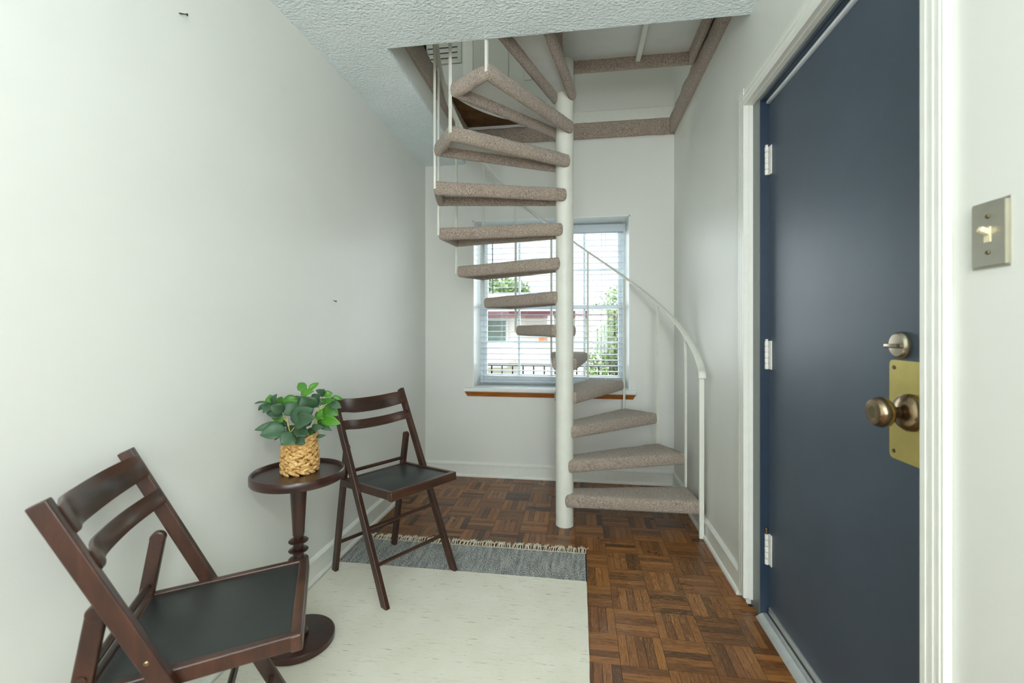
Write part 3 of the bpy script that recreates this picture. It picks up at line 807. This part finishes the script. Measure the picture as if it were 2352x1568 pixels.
lathe(bm, prof, 36); obj('column', bm, M['walnut_t'], tb, True, 30)
for z in (.303, .336, .369):
    bm = bmesh.new(); lathe(bm, [(.016, z - .008), (.026, z - .006), (.033, z - .0015), (.034, z + .001), (.031, z + .004), (.017, z + .007)], 36); obj('turned_ring', bm, M['walnut_t'], tb, True)
bm = bmesh.new(); lathe(bm, [(.120, 0), (.124, .003), (.124, .022), (.120, .026), (.03, .028)], 56); obj('base', bm, M['walnut_t'], tb, True)

# ------------------------------------------------------------------ potted plant in a woven basket
pz = TZ - .0085
pl = tag(empty('potted_plant', (0, 0, 0)), 'leafy green plant in a woven straw basket pot on the pedestal table', 'plant')
pc = at_depth(689, 1090, 1.664); PCX, PCY = pc.x, pc.y
pl.location = (PCX, PCY, pz)
PRD, PH = .0625, .134
bm = bmesh.new(); lathe(bm, [(PRD * .9, 0), (PRD * .93, .003), (PRD * .95, PH * .5), (PRD * .93, PH - .006), (PRD * .82, PH - .006), (PRD * .80, PH - .03)], 40); bk = obj('basket', bm, M['straw_dark'], pl, True)
def lump(bm, c, ax, out, L, wd, th):
    ax = ax.normalized(); out = (out - ax * out.dot(ax)).normalized(); t = ax.cross(out)
    rings = []
    for k in range(7):
        s_ = -1 + 2 * k / 6; r_ = max(.12, (1 - abs(s_) ** 2.2)) ** .6
        rings.append([bm.verts.new(c + ax * (s_ * L) + t * (math.cos(q) * wd * r_) + out * (math.sin(q) * th * r_ - abs(s_) ** 2 * th * .5)) for q in [2 * PI * j / 7 for j in range(7)]])
    for a, b in zip(rings, rings[1:]):
        for j in range(7): bm.faces.new((a[j], a[(j + 1) % 7], b[(j + 1) % 7], b[j]))
    bm.faces.new(rings[0][::-1]); bm.faces.new(rings[-1])
bm = bmesh.new(); rows, nu = 6, 11
for i in range(rows):
    zc = PH * (i + .5) / rows
    for k in range(nu):
        for up in (1, -1):
            a = 2 * PI * (k + (.5 if up < 0 else 0) + .35 * (i % 2)) / nu + random.uniform(-.04, .04)
            rr = PRD * .965 + .003 * math.sin(zc * 40)
            out = Vector((math.cos(a), math.sin(a), 0)); tg = Vector((-math.sin(a), math.cos(a), 0))
            lump(bm, out * rr + Vector((0, 0, zc + up * .0056 + random.uniform(-.001, .001))), tg + Vector((0, 0, .36 * up + random.uniform(-.1, .1))), out, random.uniform(.020, .025), random.uniform(.0070, .0085), .0062)
wv = obj('weave', bm, M['straw'], bk, True, 60); wv['kind'] = 'stuff'
bm = bmesh.new(); lathe(bm, [(PRD * .85, PH - .028), (PRD * .8, PH - .022), (.01, PH - .018)], 30); obj('soil', bm, M['soil'], pl, True)
PINV = Matrix.Translation(-Vector(pl.location))
def zp(x, y, dof):                       # zoomed plant crop -> point at the plant's distance (dof: metres towards the viewer)
    return at_depth(570 + x / 6.031, 860 + y / 6.031, 1.65 - dof)
LV = [  # base, tip, half width (crop px), depth of base / tip, tone
 ((520,760),(165,835),95,.03,.07,'d'), ((490,690),(85,765),48,.0,.04,'d'), ((640,830),(455,970),95,.05,.09,'d'), ((640,760),(845,840),62,.04,.07,'d'),
 ((690,860),(785,955),60,.04,.06,'d'), ((500,560),(690,385),80,.03,.0,'d'), ((590,620),(900,470),82,.04,.07,'d'), ((650,670),(925,600),88,.05,.10,'d'),
 ((900,470),(740,305),110,.0,.03,'d'), ((990,450),(930,310),62,-.01,-.02,'d'), ((490,510),(310,430),72,.04,.07,'d'), ((480,570),(245,530),52,.01,.03,'d'),
 ((490,660),(320,545),38,.02,.0,'b'), ((335,405),(285,280),48,.0,-.02,'b'), ((340,410),(400,270),40,.0,.02,'d'), ((330,400),(205,530),55,.0,.05,'d'),
 ((300,380),(70,400),12,-.02,-.03,'d'), ((265,395),(130,495),24,-.02,-.02,'d'), ((480,430),(395,325),62,-.03,-.05,'b'), ((480,390),(705,335),62,-.03,-.05,'b'),
 ((490,440),(690,365),42,-.01,.0,'b'), ((800,225),(690,118),50,-.02,-.03,'b'), ((840,215),(978,112),34,-.02,-.04,'b'), ((735,285),(905,225),46,-.01,.02,'b'),
 ((1055,285),(935,215),40,-.01,.02,'d'), ((1080,255),(1035,190),8,-.02,-.03,'d'), ((1055,300),(1170,255),45,-.02,-.03,'b'), ((1165,300),(1318,348),25,-.03,-.04,'b'),
 ((1050,390),(1200,350),30,-.01,.0,'b'), ((1130,405),(1290,455),52,-.02,.01,'d'), ((1060,440),(1250,565),75,-.02,.0,'b'), ((940,610),(1130,510),62,.0,-.02,'b'),
 ((1010,600),(1275,680),62,.0,.03,'b'), ((945,660),(1210,590),46,-.01,-.02,'b'), ((960,680),(1160,775),36,.0,.03,'d'), ((880,740),(1035,725),38,.02,.04,'d'),
 ((850,840),(925,745),40,.0,.01,'b'), ((950,860),(1078,840),22,.0,.02,'d'), ((700,700),(840,640),62,.0,-.01,'d'), ((650,720),(790,770),52,.01,.02,'d'),
 ((440,850),(365,912),12,.0,.02,'d'), ((760,570),(905,410),92,-.02,-.03,'d'), ((600,480),(430,380),52,-.04,-.05,'b'), ((740,420),(640,520),75,-.03,-.01,'d'),
 ((820,600),(700,520),70,-.04,-.03,'d'), ((860,700),(760,600),70,-.05,-.06,'d'), ((1010,420),(1110,330),40,-.03,-.05,'b'), ((560,800),(640,700),50,-.03,-.05,'d'), ((880,360),(1000,290),55,-.04,-.05,'d'), ((620,420),(740,300),60,-.05,-.06,'d'), ((420,470),(560,330),55,-.05,-.06,'b'), ((940,520),(1060,600),55,-.05,-.05,'b'), ((420,640),(540,720),45,-.04,-.04,'d'), ((1000,520),(1180,470),50,-.05,-.06,'b'), ((820,760),(930,830),45,-.03,-.03,'d')]
fw = Vector((-sn, cs, 0)); upv = Vector((0, 0, 1)); rtv = Vector((cs, sn, 0))
for i, (b0_, t0_, hw, d0_, d1_, tone) in enumerate(LV):
    a, b = zp(*b0_, d0_), zp(*t0_, d1_)
    ax = b - a; L = ax.length; axn = ax.normalized()
    wdt = hw / 6.031 * 1.63 / FPX * 1.3
    nrm = (-fw * 1.0 + upv * random.uniform(.25, .7) + rtv * random.uniform(-.35, .35)); nrm = (nrm - axn * nrm.dot(axn)).normalized()
    sd = axn.cross(nrm)
    bm = bmesh.new(); n = 10; g = []
    for j in range(n + 1):
        t = j / n
        wj = wdt * (math.sin(PI * min(1, t ** .82)) ** .72 if 0 < t < 1 else 0.02)
        if t > .8: wj *= (1 - .25 * (t - .8) / .2)
        c = a + ax * t + nrm * (.10 * L * math.sin(PI * t) - .04 * L * t * t)
        g.append([bm.verts.new(c + sd * (wj * s_) + nrm * (abs(s_) * wj * .22 + .0012 * math.sin(7 * t + i) * s_)) for s_ in (-1, -.6, -.25, 0, .25, .6, 1)])
    for p_, q_ in zip(g, g[1:]):
        for k in range(6): bm.faces.new((p_[k], p_[k + 1], q_[k + 1], q_[k]))
    o = obj('leaf', bm, M['leaf_' + tone], None, True, 0); o.parent = pl; o.matrix_parent_inverse = PINV
    md = o.modifiers.new('thickness', 'SOLIDIFY'); md.thickness = .0006
stems = [[(620,930,.0), (585,820,.02), (545,660,.02), (535,560,.01), (560,480,.02)], [(545,650,.02), (480,600,.01), (340,420,.0), (300,385,-.02)], [(800,940,-.01), (880,800,-.01), (930,620,-.01), (980,490,-.01), (1010,340,-.01), (1060,280,-.02)],
         [(970,500,-.01), (1050,450,-.02), (1150,400,-.02)], [(740,930,-.02), (760,700,-.03), (800,420,-.03), (800,225,-.02)], [(890,700,.0), (960,650,.0)], [(930,620,-.01), (1020,600,.0)], [(590,800,.02), (640,730,.03)]]
for s_ in stems:
    bm = bmesh.new(); tube(bm, [zp(*q) for q in s_], [.0028 - .0015 * k / max(1, len(s_) - 1) for k in range(len(s_))], 7)
    o = obj('stem', bm, M['stem'], None, True); o.parent = pl; o.matrix_parent_inverse = PINV

# ------------------------------------------------------------------ light switch, nails
sw = tag(empty('light_switch', (XR, .883, 1.31)), 'brushed steel switch plate with ivory toggle beside the front door', 'switch')
def swp(name, bm, mat, smooth=True): return obj(name, bm, mat, sw, smooth)
bm = bmesh.new(); box(bm, -.006, 0, -.036, .036, -.058, .058)
top_e = [e for e in bm.edges if all(v.co.x < -.005 for v in e.verts)]
bmesh.ops.bevel(bm, geom=top_e, offset=.0045, segments=2, affect='EDGES'); swp('plate', bm, M['steel'])
bm = bmesh.new(); box(bm, -.0075, -.005, -.006, .006, -.013, .013); swp('toggle_slot', bm, M['ivory'])
bm = bmesh.new(); bar(bm, (-.004, 0, .002), (-.019, 0, .010), .010, .009, (0, 1, 0), .0015, 2); swp('toggle', bm, M['ivory'])
for z in (-.031, .031):
    bm = bmesh.new(); lathe(bm, [(.003, -.0082), (.0036, -.007), (.0036, -.005)], 12, 'X', (0, 0, z)); swp('screw', bm, M['screw'])
def nail(loc, d, L, label):
    bm = bmesh.new(); p = Vector(loc); d = Vector(d).normalized()
    tube(bm, [p - d * .006, p + d * L], .0018, 8); tube(bm, [p + d * L, p + d * (L + .0016)], .004, 10); tag(obj('nail', bm, M['dark'], None, True), label, 'nail', 'nails left in the wall')
nail((XL, 1.205, 2.105), (1, .25, -.12), .022, 'dark nail sticking out high on the wall near the ceiling')
nail((XL, 2.08, 1.29), (1, .05, -.35), .012, 'small bent nail in the wall above the plant table')

# ------------------------------------------------------------------ added fill lights, unseen, behind the viewpoint and upstairs
def globe_fill(loc, drop, rad, power, label, col):
    t = tag(empty('added_globe_light', loc), label, 'lamp')
    bm = bmesh.new(); lathe(bm, [(.06, 0), (.06, -.012), (.02, -.022)], 30); obj('canopy', bm, M['white_metal'], t, True)
    bm = bmesh.new(); tube(bm, [(0, 0, -.01), (0, 0, -drop + rad)], .004, 8); obj('cord', bm, M['white_metal'], t, True)
    n = NT('fill_glow_glass'); n.set(Roughness=.5); n.b.inputs['Base Color'].default_value = (.9, .9, .88, 1); n.b.inputs['Emission Color'].default_value = tuple(col) + (1,); n.b.inputs['Emission Strength'].default_value = power
    bm = bmesh.new(); lathe(bm, [(.01, -drop + rad)] + [(rad * math.sin(PI * k / 14), -drop + rad * math.cos(PI * k / 14)) for k in range(1, 14)] + [(.01, -drop - rad)], 32); obj('shade', bm, n.m, t, True)
globe_fill((.22, -.55, H), .55, .16, 45, 'added globe fill light hanging out of view from the stippled ceiling', (.965, .99, 1.0))  # added to light the room from behind the camera
def added_floor_light(loc, h, rad, power, label):
    t = tag(empty('added_floor_light', loc), label, 'lamp')
    bm = bmesh.new(); lathe(bm, [(.13, 0), (.13, .012), (.03, .022), (.012, .03)], 36); obj('base', bm, M['dark'], t, True)
    bm = bmesh.new(); tube(bm, [(0, 0, .02), (0, 0, h - rad + .005)], .010, 12); obj('pole', bm, M['dark'], t, True)
    n = NT('fill_glow_globe'); n.set(Roughness=.5); n.b.inputs['Base Color'].default_value = (.9, .9, .88, 1); n.b.inputs['Emission Color'].default_value = (.965, .99, 1, 1); n.b.inputs['Emission Strength'].default_value = power
    bm = bmesh.new(); lathe(bm, [(.01, h + rad)] + [(rad * math.sin(PI * k / 14), h + rad * math.cos(PI * k / 14)) for k in range(1, 14)] + [(.01, h - rad)], 32); obj('shade', bm, n.m, t, True)
added_floor_light((.36, -.75, 0), 1.35, .16, 31, 'added globe fill light on a dark pole, out of view')  # second unseen globe, added to brighten the ceiling
globe_fill((-1.6, 1.2, UH), .5, .16, 28, 'added globe fill light hanging unseen in the upper storey', (.96, 1.0, .97))  # added to light the walls upstairs, hidden above the ceiling

# ------------------------------------------------------------------ outside the stair window
GZ = -2.6
struct(bxo('ground_outside', -25, 30, YB + .4, 60, GZ - .2, GZ, plain('lawn', '#7c8f5a', .9, var=.2, vs=3)), 'lawn outside the window')
wk = struct(bxo('walkway', -6, 8, YB + T, 5.05, -.38, -.26, plain('concrete', '#b9b8b2', .8)), 'concrete walkway outside the window')
rl = tag(empty('railing', (-.2, 4.9, -.26)), 'black metal railing on the walkway outside the window', 'railing')
for z0, z1 in ((1.005, 1.03), (.10, .12)):
    bm = bmesh.new(); box(bm, -3, 3, -.015, .015, z0, z1); obj('rail', bm, M['dark'], rl)
me = None
for k in range(52):
    x = -2.95 + k * .1165
    if me is None: bm = bmesh.new(); box(bm, -.007, .007, -.007, .007, .0, 1.01); o = obj('picket', bm, M['dark'], rl); me = o.data
    else: o = link('picket', me, None, rl)
    o.location = (x, 0, 0)
nb = tag(empty('apartment_building', (0, 14, GZ)), 'pale apartment building with a burgundy eave beyond the walkway', 'building')
NBI = Matrix.Translation(-Vector(nb.location))
def nbp(name, x0, x1, y0, y1, z0, z1, mat, parent=None):
    o = bxo(name, x0, x1, y0, y1, z0, z1, mat, None); o.parent = parent or nb; o.matrix_parent_inverse = Matrix() if parent else NBI; return o
M['siding'] = plain('pale_pink_siding', '#f3e9e7', .7, var=.03); M['burg'] = plain('burgundy_fascia', '#6e3a46', .6); M['roofl'] = plain('pale_roof', '#d9dbe0', .8)
nbp('wall', -9, 12, 14, 22, GZ, 1.55, M['siding'])
nbp('eave', -9.4, 12.4, 13.5, 14.2, 1.50, 1.70, M['burg'])
bm = bmesh.new(); a = [bm.verts.new(p) for p in ((-9.4, 13.5, 1.70), (12.4, 13.5, 1.70), (12.4, 22.4, 1.70), (-9.4, 22.4, 1.70), (-9.4, 18, 2.6), (12.4, 18, 2.6))]
for f in ((0, 1, 5, 4), (2, 3, 4, 5), (0, 4, 3), (1, 2, 5), (0, 3, 2, 1)): bm.faces.new([a[i] for i in f])
o = obj('roof', bm, M['roofl']); o.parent = nb; o.matrix_parent_inverse = NBI
wa, wb = at_y(1116, 735, 13.95), at_y(1162, 783, 13.95)
wi = nbp('window', wa.x - .08, wb.x + .08, 13.93, 14.01, wb.z - .08, wa.z + .08, M['vinyl'])
nbp('pane', wa.x, wb.x, 13.91, 13.94, wb.z, wa.z, plain('green_reflection_glass', '#3d5a4a', .1, var=.5, vs=2), wi)  # green reflection painted into the pane colour
wa, wb = at_y(1382, 732, 13.95), at_y(1394, 832, 13.95)
nbp('doorway', wa.x, wb.x + .4, 13.93, 14.01, wb.z, wa.z, M['dark'])
wa, wb = at_y(1238, 774, 13.95), at_y(1262, 784, 13.95)
for k in range(2): nbp('notice', wa.x + k * .18, wa.x + k * .18 + .15, 13.96, 14.0, wb.z, wa.z, plain('orange_notice%d' % k, '#e08a55', .7))
bc = nbp('balcony', -3.2, at_y(1168, 830, 12.5).x, 12.2, 14, at_y(1140, 832, 12.5).z - .12, at_y(1140, 832, 12.5).z, M['siding'])
lm1 = plain('foliage_green', '#7f9f58', .7, var=.3, vs=6); bark = plain('bark', '#5b4a3c', .9)
def tree(loc, h, crown, n, label, ls=1.0):
    t = tag(empty('tree', loc), label, 'tree', 'trees outside the window')
    bm = bmesh.new(); tube(bm, [(0, 0, 0), (.05, .02, h * .5), (0, .1, h * .8)], [.12, .09, .04], 8)
    for k in range(6): a = k * 1.05; tube(bm, [(.03, .05, h * (.45 + .06 * k)), (math.cos(a) * crown[0] * .6, math.sin(a) * crown[1] * .6, h * (.6 + .06 * k))], [.04, .012], 6)
    obj('trunk', bm, bark, t, True)
    bm = bmesh.new()
    for _ in range(n):
        while True:
            v = Vector((random.uniform(-1, 1), random.uniform(-1, 1), random.uniform(-1, 1)))
            if v.length < 1 and noise.noise(v * 2.2 + Vector(loc)) > -.12: break
        c = Vector((v.x * crown[0], v.y * crown[1], h * .62 + v.z * crown[2])); d = Vector((random.gauss(0, 1), random.gauss(0, 1), random.gauss(0, .6))).normalized(); s_ = d.orthogonal().normalized()
        L = random.uniform(.05, .10) * ls
        q = [c, c + d * L * .5 + s_ * L * .28, c + d * L, c + d * L * .5 - s_ * L * .28]; bm.faces.new([bm.verts.new(p) for p in q])
    o = obj('foliage', bm, lm1, t); o['kind'] = 'stuff'
p_ = at_y(1418, 790, 8.2); tree((p_.x, 8.2, GZ), 4.6, (.62, .6, 1.7), 5200, 'small leafy tree growing in front of the apartment building')
p_ = at_y(1160, 600, 27); tree((p_.x, 27, GZ), 8.5, (1.9, 1.6, 1.6), 3800, 'tall tree whose crown shows above the apartment roof', 4.0)
